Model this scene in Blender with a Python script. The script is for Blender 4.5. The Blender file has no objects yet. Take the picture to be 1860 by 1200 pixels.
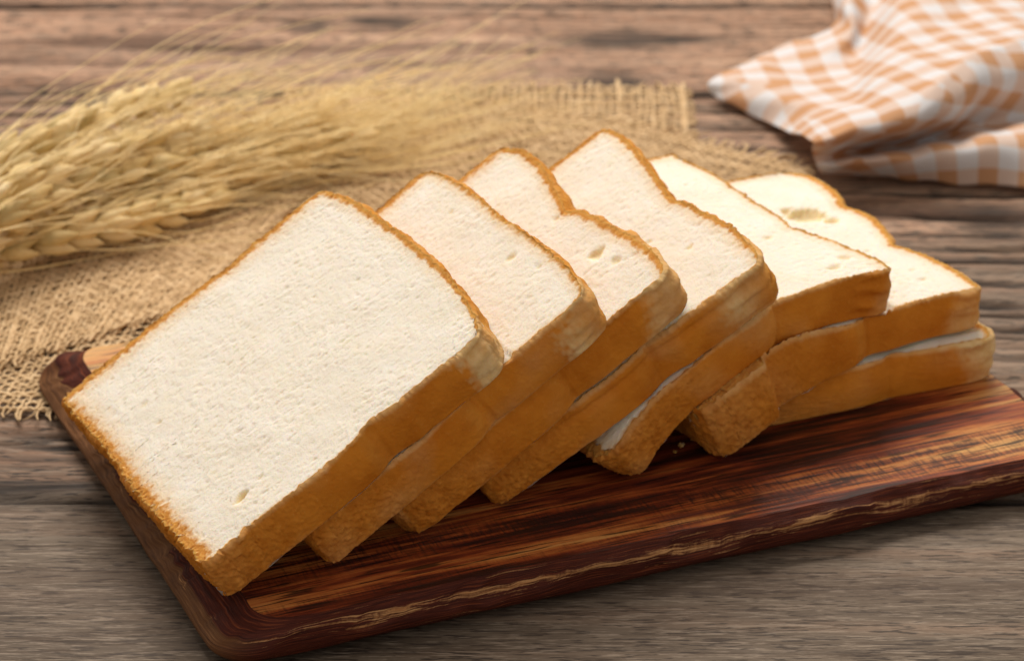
import bpy, math
import numpy as np
from mathutils import Vector
C = bpy.context
S = C.scene
# ------------------------------------------------------------------ camera
F, PITCH, HC = 5125.0, 0.46827, 0.46816          # focal length in photo pixels (1860 wide), tilt, height above the table
cam = bpy.data.cameras.new("camera")
cam.sensor_width = 36.0
cam.lens = F / 1860 * 36
cam.clip_start, cam.clip_end = 0.01, 50
cam.dof.use_dof = True
cam.dof.focus_distance = 0.848
cam.dof.aperture_fstop = 15.0
cam.dof.aperture_blades = 9
co = bpy.data.objects.new("camera", cam)
co.location = (0, 0, HC)
co.rotation_euler = (math.pi / 2 - PITCH, 0, 0)
S.collection.objects.link(co)
S.camera = co
# ------------------------------------------------------------------ light: one big soft window behind, dim room
w = bpy.data.worlds.new("World")
S.world = w
w.use_nodes = True
bg = w.node_tree.nodes["Background"]
bg.inputs[0].default_value = (1.0, 0.885, 0.775, 1)
bg.inputs[1].default_value = 0.49


def area(name, loc, target, sx, sy, power, col):
    l = bpy.data.lights.new(name, 'AREA')
    l.shape = 'RECTANGLE'
    l.size, l.size_y = sx, sy
    l.energy = power
    l.color = col
    o = bpy.data.objects.new(name, l)
    o.location = loc
    d = Vector(target) - Vector(loc)
    o.rotation_euler = d.to_track_quat('-Z', 'Y').to_euler()
    S.collection.objects.link(o)


area("window_light", (-0.22, 1.86, 1.52), (0.03, 0.97, 0), 1.1, 0.75, 36, (1.0, 0.895, 0.79))
S.view_settings.view_transform = 'Standard'
S.view_settings.look = 'None'
S.view_settings.exposure = 0.0
S.view_settings.gamma = 1.0
S.cycles.max_bounces = 8
S.cycles.diffuse_bounces = 4
# ------------------------------------------------------------------ helpers
rng = np.random.default_rng(7)
cp, sp = math.cos(PITCH), math.sin(PITCH)


def at(px, py, z=0.0):
    """point of the place seen at photo pixel (px, py) at height z"""
    r = (px - 930) / F
    u = (600 - py) / F
    dx, dy, dz = r, cp + u * sp, -sp + u * cp
    t = (z - HC) / dz
    return np.array([dx * t, dy * t, z])


def field(n, lx, ly, seed, p=2.0):
    """periodic smooth noise, std 1; lx, ly wavelengths in samples"""
    g = np.random.default_rng(seed).standard_normal((n, n))
    fx = np.fft.fftfreq(n)[None, :] * lx
    fy = np.fft.fftfreq(n)[:, None] * ly
    k = np.exp(-((fx ** 2 + fy ** 2) ** (p / 2)) * 1.5)
    k[0, 0] = 0
    h = np.fft.ifft2(np.fft.fft2(g) * k).real
    return h / h.std()


def band(n, lx, ly, seed):
    a = field(n, lx, ly, seed)
    b = field(n, lx * 2.2, ly * 2.2, seed)
    h = a - b * (a * b).mean()
    return h / h.std()


def samp(f, x, y):
    n = f.shape[0]
    x = np.asarray(x) % n
    y = np.asarray(y) % n
    i = np.floor(x).astype(int)
    j = np.floor(y).astype(int)
    a = x - i
    b = y - j
    i %= n
    j %= n
    i2 = (i + 1) % n
    j2 = (j + 1) % n
    return (f[j, i] * (1 - a) + f[j, i2] * a) * (1 - b) + (f[j2, i] * (1 - a) + f[j2, i2] * a) * b


def mesh(name, V, Q, attrs=None, smooth=True):
    """V (n,3), Q list of (m,k) index arrays"""
    me = bpy.data.meshes.new(name)
    V = np.ascontiguousarray(V, np.float32)
    if not isinstance(Q, list):
        Q = [Q]
    me.vertices.add(len(V))
    me.vertices.foreach_set('co', V.ravel())
    li = np.concatenate([q.ravel() for q in Q]).astype(np.int32)
    sizes = np.concatenate([np.full(len(q), q.shape[1]) for q in Q]).astype(np.int32)
    st = np.concatenate([[0], np.cumsum(sizes)[:-1]]).astype(np.int32)
    me.loops.add(len(li))
    me.loops.foreach_set('vertex_index', li)
    me.polygons.add(len(sizes))
    me.polygons.foreach_set('loop_start', st)
    me.polygons.foreach_set('loop_total', sizes)
    me.polygons.foreach_set('use_smooth', np.full(len(sizes), smooth))
    me.update(calc_edges=True)
    me.validate()
    for k, a in (attrs or {}).items():
        t = me.attributes.new(k, 'FLOAT', 'POINT')
        t.data.foreach_set('value', np.ascontiguousarray(a, np.float32))
    return me


def obj(name, me, mat=None, parent=None, loc=None):
    o = bpy.data.objects.new(name, me)
    S.collection.objects.link(o)
    if mat is not None and len(me.materials) == 0:
        me.materials.append(mat)
    if parent is not None:
        o.parent = parent
    if loc is not None:
        o.location = loc
    return o


def tag(o, label=None, cat=None, group=None, kind=None):
    for k, v in (('label', label), ('category', cat), ('group', group), ('kind', kind)):
        if v:
            o[k] = v
    return o


def empty(name, loc, rz=0.0):
    o = bpy.data.objects.new(name, None)
    o.empty_display_size = 0.01
    o.location = loc
    o.rotation_euler = (0, 0, rz)
    S.collection.objects.link(o)
    return o


def gridq(nu, nv, base=0, wrap=False):
    """quads of a grid with nv rows of nu points"""
    i = np.arange(nu if wrap else nu - 1)
    j = np.arange(nv - 1)
    I, J = np.meshgrid(i, j)
    I2 = (I + 1) % nu
    a = base + J * nu + I
    b = base + J * nu + I2
    c = base + (J + 1) * nu + I2
    d = base + (J + 1) * nu + I
    return np.stack([a, b, c, d], -1).reshape(-1, 4)


def tubes(paths, radii, sides=4):
    """paths (n,m,3), radii (n,m) -> one vertex array and quads"""
    P = np.asarray(paths, float)
    R = np.asarray(radii, float)
    T = np.gradient(P, axis=1)
    T /= np.linalg.norm(T, axis=2, keepdims=True) + 1e-12
    up = np.array([0.02, 0.03, 1.0])
    A = np.cross(T, up)
    A /= np.linalg.norm(A, axis=2, keepdims=True) + 1e-9
    B = np.cross(A, T)
    n, m, _ = P.shape
    ph = np.arange(sides) / sides * 2 * math.pi + 0.4
    V = P[:, :, None] + R[:, :, None, None] * (A[:, :, None] * np.cos(ph)[None, None, :, None] + B[:, :, None] * np.sin(ph)[None, None, :, None])
    q = gridq(sides, m, 0, True)
    Q = (q[None] + (np.arange(n) * m * sides)[:, None, None]).reshape(-1, 4)
    return V.reshape(-1, 3), Q


class Mat:
    """tiny node builder"""

    def __init__(s, name):
        s.m = bpy.data.materials.new(name)
        s.m.use_nodes = True
        s.t = s.m.node_tree
        s.b = s.t.nodes["Principled BSDF"]

    def n(s, typ, **kw):
        x = s.t.nodes.new(typ)
        for k, v in kw.items():
            setattr(x, k, v)
        return x

    def set(s, sock, v):
        if isinstance(v, bpy.types.NodeSocket):
            s.t.links.new(v, sock)
        else:
            if isinstance(v, (tuple, list)) and len(v) == 3 and sock.type == 'RGBA':
                v = (*v, 1)
            if isinstance(v, (int, float)) and sock.type == 'RGBA':
                v = (v, v, v, 1)
            sock.default_value = v

    def attr(s, name):
        return s.n('ShaderNodeAttribute', attribute_name=name).outputs['Fac']

    def coord(s, scale=(1, 1, 1), which='Object', rand=False, rot=0.0):
        c = s.n('ShaderNodeTexCoord').outputs[which]
        if rand:
            r = s.n('ShaderNodeObjectInfo').outputs['Random']
            a = s.n('ShaderNodeVectorMath', operation='SCALE')
            a.inputs[0].default_value = (13.1, 7.7, 5.3)
            s.set(a.inputs['Scale'], r)
            b = s.n('ShaderNodeVectorMath', operation='ADD')
            s.set(b.inputs[0], c)
            s.set(b.inputs[1], a.outputs[0])
            c = b.outputs[0]
        m = s.n('ShaderNodeMapping')
        s.set(m.inputs['Vector'], c)
        m.inputs['Scale'].default_value = scale
        m.inputs['Rotation'].default_value = (0, 0, rot)
        return m.outputs[0]

    def noise(s, vec, scale=1.0, detail=4.0, rough=0.55, dist=0.0):
        x = s.n('ShaderNodeTexNoise')
        s.set(x.inputs['Vector'], vec)
        x.inputs['Scale'].default_value = scale
        x.inputs['Detail'].default_value = detail
        x.inputs['Roughness'].default_value = rough
        x.inputs['Distortion'].default_value = dist
        return x.outputs['Fac']

    def ramp(s, fac, stops):
        x = s.n('ShaderNodeValToRGB')
        e = x.color_ramp.elements
        while len(e) < len(stops):
            e.new(0.5)
        for k, (p, c) in zip(e, stops):
            k.position = p
            k.color = (c, c, c, 1) if isinstance(c, (int, float)) else (*c, 1)
        s.set(x.inputs[0], fac)
        return x.outputs[0]

    def mix(s, f, a, b, mode='MIX'):
        x = s.n('ShaderNodeMix', data_type='RGBA', blend_type=mode)
        s.set(x.inputs[0], f)
        s.set(x.inputs[6], a)
        s.set(x.inputs[7], b)
        return x.outputs[2]

    def math(s, op, a, b=0.0, c=None, clamp=False):
        x = s.n('ShaderNodeMath', operation=op, use_clamp=clamp)
        s.set(x.inputs[0], a)
        s.set(x.inputs[1], b)
        if c is not None:
            s.set(x.inputs[2], c)
        return x.outputs[0]

    def bump(s, h, dist, strength=1.0, prev=None):
        x = s.n('ShaderNodeBump')
        x.inputs['Strength'].default_value = strength
        x.inputs['Distance'].default_value = dist
        s.set(x.inputs['Height'], h)
        if prev is not None:
            s.set(x.inputs['Normal'], prev)
        return x.outputs[0]

    def out(s, col, rough=0.7, normal=None, spec=0.3, sss=0.0, rad=(1, .5, .3), sscale=0.003):
        s.set(s.b.inputs['Base Color'], col)
        s.set(s.b.inputs['Roughness'], rough)
        s.b.inputs['Specular IOR Level'].default_value = spec
        if normal is not None:
            s.set(s.b.inputs['Normal'], normal)
        if sss:
            s.b.inputs['Subsurface Weight'].default_value = sss
            s.b.inputs['Subsurface Radius'].default_value = rad
            s.b.inputs['Subsurface Scale'].default_value = sscale
        return s.m


# ------------------------------------------------------------------ materials
def mat_table():
    m = Mat('weathered_table_wood')
    v = m.coord((3.2, 95, 1), rand=True)
    warp = m.noise(m.coord((3, 8, 1), rand=True), 1, 2)
    g1 = m.noise(v, 1.0, 7, .68, .12)
    g2 = m.noise(m.coord((34, 420, 1), rand=True), 1, 5, .7, .1)
    g3 = m.noise(m.coord((110, 950, 1), rand=True), 1, 2, .55)
    g4 = m.noise(m.coord((90, 1100, 1), rand=True), 1, 3, .7)
    tone = m.attr('tone')                       # 0 grey smooth front plank, painted darker for light falloff .. 1 warm worn plank
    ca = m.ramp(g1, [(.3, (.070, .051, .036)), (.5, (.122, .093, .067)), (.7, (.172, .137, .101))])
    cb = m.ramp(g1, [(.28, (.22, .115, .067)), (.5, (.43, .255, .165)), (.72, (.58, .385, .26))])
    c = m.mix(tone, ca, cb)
    c = m.mix(m.ramp(g2, [(.36, .6), (.49, 0)]), c, (.052, .034, .024))
    c = m.mix(m.ramp(g3, [(.40, .95), (.455, 0)]), c, (.035, .024, .018))
    c = m.mix(m.ramp(g4, [(.52, 0), (.62, .45)]), c, (.40, .33, .26))
    c = m.mix(m.ramp(warp, [(.45, 0), (.8, .35)]), c, (.33, .27, .22))
    st = m.noise(m.coord((3.5, 34, 1), rand=True), 1, 5, .65, .3)
    c = m.mix(m.math('MULTIPLY', m.ramp(st, [(.34, .8), (.46, 0)]), m.math('MULTIPLY_ADD', tone, .8, .2)), c, (.085, .043, .026))
    dirt = m.attr('dirt')
    c = m.mix(dirt, c, (.022, .016, .013))
    n = m.bump(g2, .0007, .8)
    n = m.bump(g3, .00025, .7, n)
    return m.out(c, m.ramp(g2, [(.3, .8), (.7, .58)]), n, .28)


def mat_board():
    m = Mat('oiled_board_wood')
    wv = m.noise(m.coord((5, 9, 1)), 1, 3)
    base = m.coord((1, 1, 1))
    zone = m.noise(m.coord((4.5, 34, 1)), 1, 4, .6, .5)
    g1 = m.noise(m.coord((13, 270, 1)), 1, 6, .68, .4)
    pore = m.noise(m.coord((48, 900, 1)), 1, 2, .5)
    hat = m.noise(m.coord((1100, 110, 1)), 1, 3, .6, .2)
    k = m.math('MULTIPLY_ADD', zone, 1.0, m.math('MULTIPLY_ADD', g1, 1.05, -.475))
    gold = m.attr('gold')
    k = m.math('ADD', k, m.math('MULTIPLY_ADD', gold, .36, -.13))
    c = m.ramp(k, [(.38, (.026, .005, .004)), (.50, (.145, .023, .009)), (.60, (.32, .072, .018)), (.71, (.50, .18, .045)), (.85, (.64, .36, .12))])
    bandf = m.attr('band')                      # dark scraped belt along the front edge
    hm = m.math('MULTIPLY', bandf, m.ramp(m.math('MULTIPLY_ADD', g1, .6, m.math('MULTIPLY', hat, .5)), [(.47, 1), (.60, 0)]))
    c = m.mix(hm, c, (.03, .009, .008))
    c = m.mix(m.ramp(pore, [(.38, .9), (.46, 0)]), c, (.016, .006, .005))
    n = m.bump(pore, .0003, .7)
    n = m.bump(g1, .0005, .5, n)
    return m.out(c, m.ramp(g1, [(.3, .48), (.7, .33)]), n, .35)


def mat_rim():
    m = Mat('carved_rim_wood')
    s, w_ = m.attr('s'), m.attr('w')
    x = m.n('ShaderNodeCombineXYZ')
    m.set(x.inputs[0], s)
    m.set(x.inputs[1], w_)

    def nz(a, b, d=4, r=.6, di=0.0):
        mp = m.n('ShaderNodeMapping')
        m.set(mp.inputs['Vector'], x.outputs[0])
        mp.inputs['Scale'].default_value = (a, b, 1)
        return m.noise(mp.outputs[0], 1, d, r, di)
    st = nz(34, 10, 6, .7, .8)
    fine = nz(60, 42, 4)
    hat = nz(900, 3, 2)
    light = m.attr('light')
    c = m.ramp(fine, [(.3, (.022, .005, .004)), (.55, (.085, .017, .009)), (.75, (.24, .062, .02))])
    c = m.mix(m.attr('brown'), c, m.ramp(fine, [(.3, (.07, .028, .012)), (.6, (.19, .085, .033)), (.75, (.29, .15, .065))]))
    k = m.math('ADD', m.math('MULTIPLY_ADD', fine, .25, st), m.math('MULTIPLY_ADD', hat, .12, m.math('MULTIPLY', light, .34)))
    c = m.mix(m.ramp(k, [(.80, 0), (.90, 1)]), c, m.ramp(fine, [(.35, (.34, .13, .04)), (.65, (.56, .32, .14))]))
    n = m.bump(fine, .0006, .7)
    n = m.bump(hat, .00025, .4, n)
    return m.out(c, .55, n, .14)


def mat_crumb():
    m = Mat('bread_crumb_white')
    rim = m.attr('rim')                         # mm to the crust
    n1 = m.noise(m.coord((1, 1, 1), rand=True), 420, 3, .6)
    n2 = m.noise(m.coord((1, 1, 1), rand=True), 1500, 2, .6)
    n3 = m.noise(m.coord((1, 1, 1), rand=True), 90, 3)
    c = m.ramp(n3, [(.3, (.82, .775, .665)), (.7, (.855, .825, .745))])
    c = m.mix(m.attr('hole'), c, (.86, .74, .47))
    r = m.math('ADD', rim, m.math('MULTIPLY_ADD', n1, 1.6, -.8))
    c = m.mix(m.ramp(m.math('DIVIDE', r, 10.0), [(.05, 1), (.14, .45), (.30, 0)]), c, (.76, .47, .18))
    c = m.mix(m.ramp(m.math('DIVIDE', r, 10.0), [(.085, 1), (.15, 0)]), c, m.ramp(n1, [(.3, (.50, .205, .04)), (.7, (.68, .34, .085))]))
    n = m.bump(n1, .0005, .5)
    n = m.bump(n2, .0003, .8, n)
    return m.out(c, .85, n, .08, .75, (1.0, .74, .46), .0040)


def mat_crust():
    m = Mat('bread_crust')
    gr, pale, top = m.attr('grain'), m.attr('pale'), m.attr('top')
    o = m.coord((1, 1, 1), rand=True)
    n1 = m.noise(o, 260, 4, .6)
    n2 = m.noise(o, 60, 3)
    n3 = m.noise(o, 1100, 3, .65)
    c = m.ramp(n2, [(.32, (.53, .165, .012)), (.68, (.69, .255, .026))])
    c = m.mix(gr, c, m.ramp(n1, [(.3, (.45, .140, .012)), (.7, (.67, .27, .04))]))
    c = m.mix(top, c, m.ramp(n1, [(.3, (.50, .19, .025)), (.7, (.70, .33, .06))]))
    c = m.mix(pale, c, m.ramp(n1, [(.3, (.68, .42, .16)), (.7, (.80, .59, .31))]))
    c = m.mix(m.ramp(n3, [(.60, 0), (.74, .25)]), c, (.76, .42, .12))
    n = m.bump(m.noise(m.coord((1, 1, 1), rand=True), 170, 5, .7, .6), .0008, .3)
    n = m.bump(n3, .00035, .6, n)
    n = m.bump(n1, .0006, m.b and .7, n)
    return m.out(c, .7, n, .08, .12, (1, .40, .10), .002)


def mat_plain(name, stops, scale, rough=.75, spec=.2, sss=0.0, rand=False, bump=None):
    m = Mat(name)
    v = m.coord((1, 1, 1))
    f = m.noise(v, scale, 4, .6)
    if rand:
        r = m.n('ShaderNodeObjectInfo').outputs['Random']
        f = m.math('ADD', m.math('MULTIPLY', f, .45), m.math('MULTIPLY', r, .55))
    c = m.ramp(f, stops)
    nrm = m.bump(m.noise(v, scale * 6, 2), bump, .6) if bump else None
    return m.out(c, rough, nrm, spec, sss, (1, .6, .3), .002)


def mat_gingham():
    m = Mat('gingham_cotton')
    uv = m.n('ShaderNodeCombineXYZ')
    u, v = m.attr('gu'), m.attr('gv')
    P = .0188

    def stripe(a):
        f = m.math('FRACT', m.math('DIVIDE', a, P))
        d = m.math('ABSOLUTE', m.math('SUBTRACT', f, .5))
        return m.ramp(d, [(.242, 1), (.258, 0)])
    a, b = stripe(u), stripe(v)
    t = m.math('MULTIPLY', m.math('ADD', a, b), .5)
    c = m.ramp(t, [(0, (.85, .87, .91)), (.5, (.82, .68, .60)), (1, (.72, .43, .245))])
    m.set(uv.inputs[0], u)
    m.set(uv.inputs[1], v)

    def th(sx, sy):
        mp = m.n('ShaderNodeMapping')
        m.set(mp.inputs['Vector'], uv.outputs[0])
        mp.inputs['Scale'].default_value = (sx, sy, 1)
        return m.noise(mp.outputs[0], 1, 2)
    h = m.math('ADD', th(2600, 120), th(120, 2600))
    n = m.bump(h, .0003, .5)
    mm = m.out(c, .85, n, .1)
    tr = m.n('ShaderNodeBsdfTranslucent')
    m.set(tr.inputs[0], c)
    mx = m.n('ShaderNodeMixShader')
    mx.inputs[0].default_value = .28
    m.t.links.new(m.b.outputs[0], mx.inputs[1])
    m.t.links.new(tr.outputs[0], mx.inputs[2])
    m.t.links.new(mx.outputs[0], m.t.nodes['Material Output'].inputs[0])
    return mm


M_TABLE, M_BOARD, M_RIM, M_CRUMB, M_CRUST, M_GING = mat_table(), mat_board(), mat_rim(), mat_crumb(), mat_crust(), mat_gingham()
M_JUTE = mat_plain('jute_thread', [(.25, (.49, .34, .18)), (.5, (.69, .50, .29)), (.75, (.81, .63, .40))], 160, .85, .1, bump=.0004)
M_GRAIN = mat_plain('wheat_grain', [(.15, (.46, .37, .16)), (.45, (.76, .57, .25)), (.85, (.93, .79, .48))], 120, .5, .35, .1, True, .0003)
M_AWN = mat_plain('wheat_awn', [(.3, (.92, .68, .29)), (.7, (.97, .83, .50))], 60, .45, .4, .0)
M_STEM = mat_plain('wheat_stem', [(.3, (.45, .33, .12)), (.7, (.62, .48, .2))], 60, .5, .3)

# ------------------------------------------------------------------ table of planks
table = tag(empty('wooden_table', (0, 1.0, 0)), 'weathered brown plank table under the cutting board, burlap and napkin', 'table')
gy = lambda py: at(930, py)[1]
SEAMS = [gy(1850), gy(1400), gy(906), gy(470), gy(166), gy(8), gy(-220), gy(-520)]
FS1 = .75 * band(512, 80, 3.0, 11) + .5 * band(512, 60, 5.5, 14)
FS2 = band(512, 190, 9, 12)
FS3 = field(512, 40, 40, 13)
FS4 = band(512, 50, 2.2, 15)
# explicit cracks: px0, px1, py, half width mm, depth mm
CR = [(-60, 330, 790, 1.2, 2.0), (-60, 190, 830, 1.0, 1.5), (40, 240, 868, .8, 1.2), (-60, 60, 893, 3.2, 3.5), (-60, 130, 899, 1.4, 2.5), (60, 320, 772, .8, 1.5), (-60, 300, 812, .7, 1.2), (-60, 150, 850, .7, 1.0), (1640, 1960, 566, .9, 1.6), (1700, 1960, 606, .9, 1.6), (1560, 1960, 508, 1.0, 1.4),
      (1520, 1960, 386, 1.8, 2.8), (1620, 1960, 545, 1.3, 2.2), (1700, 1960, 590, 1.6, 2.6), (1760, 1960, 620, 1.0, 2), (1740, 1960, 640, 1.6, 2.4),
      (1250, 1500, 272, 1.5, 2.4), (1240, 1480, 236, 1.8, 2.6), (1200, 1480, 205, 1.6, 2.2), (1230, 1460, 252, 1.0, 1.6), (-80, 260, 192, 2.2, 2.4), (-80, 150, 236, 1.6, 2), (-80, 200, 214, 1.2, 1.6), (1380, 1960, 348, 1.4, 1.6), (1480, 1960, 420, 1.0, 1.0), (1600, 1960, 445, 1.2, 1.3)]
KN = [(1140, 70, 26, 7), (1110, 150, 15, 9), (1812, 402, 16, 9), (700, 40, 18, 5), (70, 880, 22, 5), (1190, 70, 30, 4), (560, 45, 12, 5)]
crk = [(at(a, y)[0], at(b, y)[0], gy(y), wd * 1.9e-3, dp * 1.3e-3) for a, b, y, wd, dp in CR]
knt = [(*at(x, y)[:2], a * 1e-3, b * 1.7e-3) for x, y, a, b in KN]
xs = np.concatenate([np.linspace(-1.0, -.36, 50, endpoint=False), np.linspace(-.36, .40, 270), np.linspace(.40, 1.0, 50)[1:]])
for k in range(len(SEAMS) - 1):
    y0, y1 = SEAMS[k] + .0011, SEAMS[k + 1] - .0011
    ny = int((y1 - y0) / .001) + 2
    if k in (0, 6):
        ny = ny // 4 + 3
    ys = np.linspace(y0, y1, ny)
    X, Y = np.meshgrid(xs, ys)
    rough = [.10, .10, .12, 1.0, 1.0, .35, .4][k] if k != 2 else .85
    a = samp(FS1, X * 600 + k * 97, Y * 1000 + k * 51)
    b = samp(FS2, X * 500 + k * 31, Y * 700)
    Z = -.0009 * rough * np.maximum(a - .35, 0) - .0004 * rough * np.maximum(b - .5, 0) + .0001 * rough * b + .00012 * (.25 + rough) * samp(FS4, X * 500 + k * 9, Y * 1000)
    wob = samp(FS3, X * 900, Y * 0 + k * 40) * .0012 + samp(FS3, X * 200, Y * 0 + 7) * .002
    dirt = np.clip((a - 1.1) * .5, 0, .6) * rough
    for (xa, xb, yc, wd, dp) in crk:
        if y0 - .01 < yc < y1 + .01:
            win = np.clip((X - xa) / .03, 0, 1) * np.clip((xb - X) / .03, 0, 1)
            d = np.abs(Y - yc - wob)
            ww = wd * (.6 + .4 * np.clip(samp(FS3, X * 500, Y * 0 + 19) + .5, 0, 2))
            g = np.exp(-(d / ww) ** 3) * win
            Z -= dp * g
            dirt = np.maximum(dirt, g)
    for (kx, ky, ka, kb) in knt:
        g = np.exp(-((X - kx) / ka) ** 2 - ((Y - ky) / kb) ** 2)
        dirt = np.maximum(dirt, np.minimum(1.5 * g, .95) * np.clip(.85 + .3 * a, .4, 1))
        Z -= .0006 * g
    e = np.minimum(Y - y0, y1 - Y)
    er = np.abs(samp(FS3, X * 260, Y * 0 + k * 71)) * .0016 + (.0022 if rough > .5 else .0012)
    Z -= .0022 * np.exp(-(e / er) ** 2) * (1 if rough > .3 else .6)
    dirt = np.maximum(dirt, .9 * np.exp(-(e / (er * .8)) ** 2) * (1 if .3 < rough or k == 1 else .4))
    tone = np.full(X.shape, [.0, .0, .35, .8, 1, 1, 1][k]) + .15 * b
    V = np.stack([X, Y - 1.0, Z], -1).reshape(-1, 3)
    nx = len(xs)
    q = gridq(nx, ny)
    # skirt down the four sides
    ring = np.concatenate([np.arange(nx), np.arange(2, ny) * nx - 1, np.arange(ny * nx - 1, (ny - 1) * nx - 1, -1), np.arange((ny - 2) * nx, 0, -nx)])
    low = V[ring].copy()
    low[:, 2] = -.03
    n0 = len(V)
    m_ = len(ring)
    i = np.arange(m_)
    q2 = np.stack([ring, n0 + i, n0 + (i + 1) % m_, ring[(i + 1) % m_]], -1)
    V = np.concatenate([V, low])
    z0 = np.zeros(m_)
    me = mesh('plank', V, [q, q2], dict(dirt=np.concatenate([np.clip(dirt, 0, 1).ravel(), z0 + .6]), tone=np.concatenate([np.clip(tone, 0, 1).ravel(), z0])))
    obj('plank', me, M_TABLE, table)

# ------------------------------------------------------------------ cutting board
BX, BY, BYAW, BL, BD, TB = -0.0873, 0.69512, 0.38861, 0.3021, 0.20388, 0.01438
GAP = .0028                                    # it rests on the cloth edge at its back, on low feet of cloth
RC = .013
nper = 1400


def round_rect(il, if_, ir, ib, rc):
    """rounded rectangle inset by il, if_, ir, ib (left, front, right, back); same count of points on each run"""
    nc = 60
    out_ = []
    cs = ((BL - ir - rc, if_ + rc, -90), (BL - ir - rc, BD - ib - rc, 0), (il + rc, BD - ib - rc, 90), (il + rc, if_ + rc, 180))
    ns = (230, 350, 230, 350)
    for k, (cx, cy, a0) in enumerate(cs):
        a = np.radians(np.linspace(a0, a0 + 90, nc))
        out_.append(np.stack([cx + rc * np.cos(a), cy + rc * np.sin(a)], 1))
        nx_ = cs[(k + 1) % 4]
        e0 = out_[-1][-1]
        a1 = math.radians(nx_[2])
        e1 = np.array([nx_[0] + rc * math.cos(a1), nx_[1] + rc * math.sin(a1)])
        t = (np.arange(ns[k]) + 1)[:, None] / (ns[k] + 1)
        out_.append(e0 * (1 - t) + e1 * t)
    return np.concatenate(out_)


P0 = round_rect(0, 0, 0, 0, RC)
sper = np.concatenate([[0], np.cumsum(np.linalg.norm(np.diff(P0, axis=0), axis=1))])
PTOP = round_rect(.0150, .0046, .0042, .0062, .010)
PLOW = round_rect(.0056, .0010, .0010, .0010, .0115)
tn = np.roll(P0, -1, 0) - np.roll(P0, 1, 0)
tn /= np.linalg.norm(tn, axis=1, keepdims=True)
nin = np.stack([-tn[:, 1], tn[:, 0]], 1)        # pointing inwards
nz1 = samp(field(512, 30, 30, 21), sper * 1000, sper * 0 + 5)
nz2 = samp(field(512, 12, 12, 22), sper * 1000, sper * 0 + 5)
nz3 = samp(field(512, 60, 60, 23), sper * 1000, sper * 0 + 5)
front = np.clip(-nin[:, 1] * -1, 0, 1)          # 1 along the front edge
front = np.clip(nin[:, 1], 0, 1) ** 2
left = np.clip(nin[:, 0], 0, 1) ** 2
back = np.clip(-nin[:, 1], 0, 1) ** 2
wv1 = .0004 * nz1 + .0003 * nz2
wv2 = .0010 * np.clip(nz1 + .8 * nz2 + .35 * samp(FS3, sper * 7000, sper * 0 + 40), -1, 2.2) * (1 + 1.2 * left)
zl = TB - (.0032 + .0024 * left + .0009 * np.clip(nz1 + .5 * nz2, -1.5, 2))
XT = PTOP + nin * wv1[:, None]
XL = PLOW + nin * wv2[:, None]
prof = [  # ring or inset, z, w
    (XT, np.full(nper, TB), 0.0),
    (XT - nin * .0006, np.full(nper, TB - .0004), .06),
    (XT * .5 + XL * .5 + nin * .0002, (TB + zl) * .5 - .0005, .18),
    (XL + nin * .0004, zl + .0006, .30),
    (XL - nin * .0002, zl - .0004, .36),
    (.0002 + .0003 * nz3, zl * .72 + .0005, .5),
    (.0002 * nz2 * 0 + .0003 * nz3, zl * .45 + .001, .65),
    (.0008 + .0003 * nz1, np.full(nper, GAP + .0014), .82),
    (.0025 + .0003 * nz1, np.full(nper, GAP), .95),
    (.012 + 0 * nz1, np.full(nper, GAP), 1.0)]
rows, ws, ss, lt, bw = [], [], [], [], []
for ins, z, wv in prof:
    xy = ins if np.ndim(ins) == 2 else P0 + nin * np.asarray(ins + 0 * nz1)[:, None]
    rows.append(np.concatenate([xy, np.asarray(z)[:, None]], 1))
    ws.append(np.full(nper, wv))
    ss.append(sper)
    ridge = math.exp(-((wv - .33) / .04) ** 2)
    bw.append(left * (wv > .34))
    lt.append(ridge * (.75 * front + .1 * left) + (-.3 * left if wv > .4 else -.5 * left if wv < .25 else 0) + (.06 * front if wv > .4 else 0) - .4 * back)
for r_ in rows:                                  # the hand sawn end is not quite square
    r_[:, 0] += (.0022 - .0082 * r_[:, 1] / BD) * np.clip(1 - r_[:, 0] / BL, 0, 1)
board = empty('cutting_board', (BX, BY, 0), BYAW)
tag(board, 'dark reddish brown wooden cutting board with hand carved rim under the bread slices', 'cutting board')
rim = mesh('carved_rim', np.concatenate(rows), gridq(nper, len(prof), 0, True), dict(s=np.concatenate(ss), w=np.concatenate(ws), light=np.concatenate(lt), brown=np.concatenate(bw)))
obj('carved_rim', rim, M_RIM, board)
# top panel: rings shrinking to a middle line keep it one clean sheet
r0 = rows[0]
ctr = np.stack([np.clip(r0[:, 0], .07, BL - .07), np.full(nper, BD / 2), np.full(nper, TB)], 1)
ts = np.concatenate([np.linspace(0, .3, 16), np.linspace(.3, 1, 10)[1:]])
tp = np.concatenate([r0 * (1 - t) + ctr * t for t in ts])
fy = tp[:, 1]
bandv = np.exp(-((fy - .026 - .004 * samp(FS3, tp[:, 0] * 150, tp[:, 0] * 0 + 3)) / .008) ** 2) + .6 * np.exp(-((fy - .009) / .003) ** 2)
gold = np.clip(.25 + .95 * np.exp(-((tp[:, 0] - .02) / .06) ** 2 - ((fy - .19) / .06) ** 2) + .75 * np.exp(-((tp[:, 0] - .30) / .05) ** 2 - ((fy - .06) / .05) ** 2) + .55 * np.exp(-((fy - .012) / .006) ** 2) + .6 * np.exp(-((fy - .043) / .010) ** 2 - ((tp[:, 0] - .05) / .10) ** 2), 0, 1.2)
me = mesh('top_panel', tp, gridq(nper, len(ts), 0, True), dict(band=np.clip(bandv, 0, 1), gold=gold))
obj('top_panel', me, M_BOARD, board)

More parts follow.
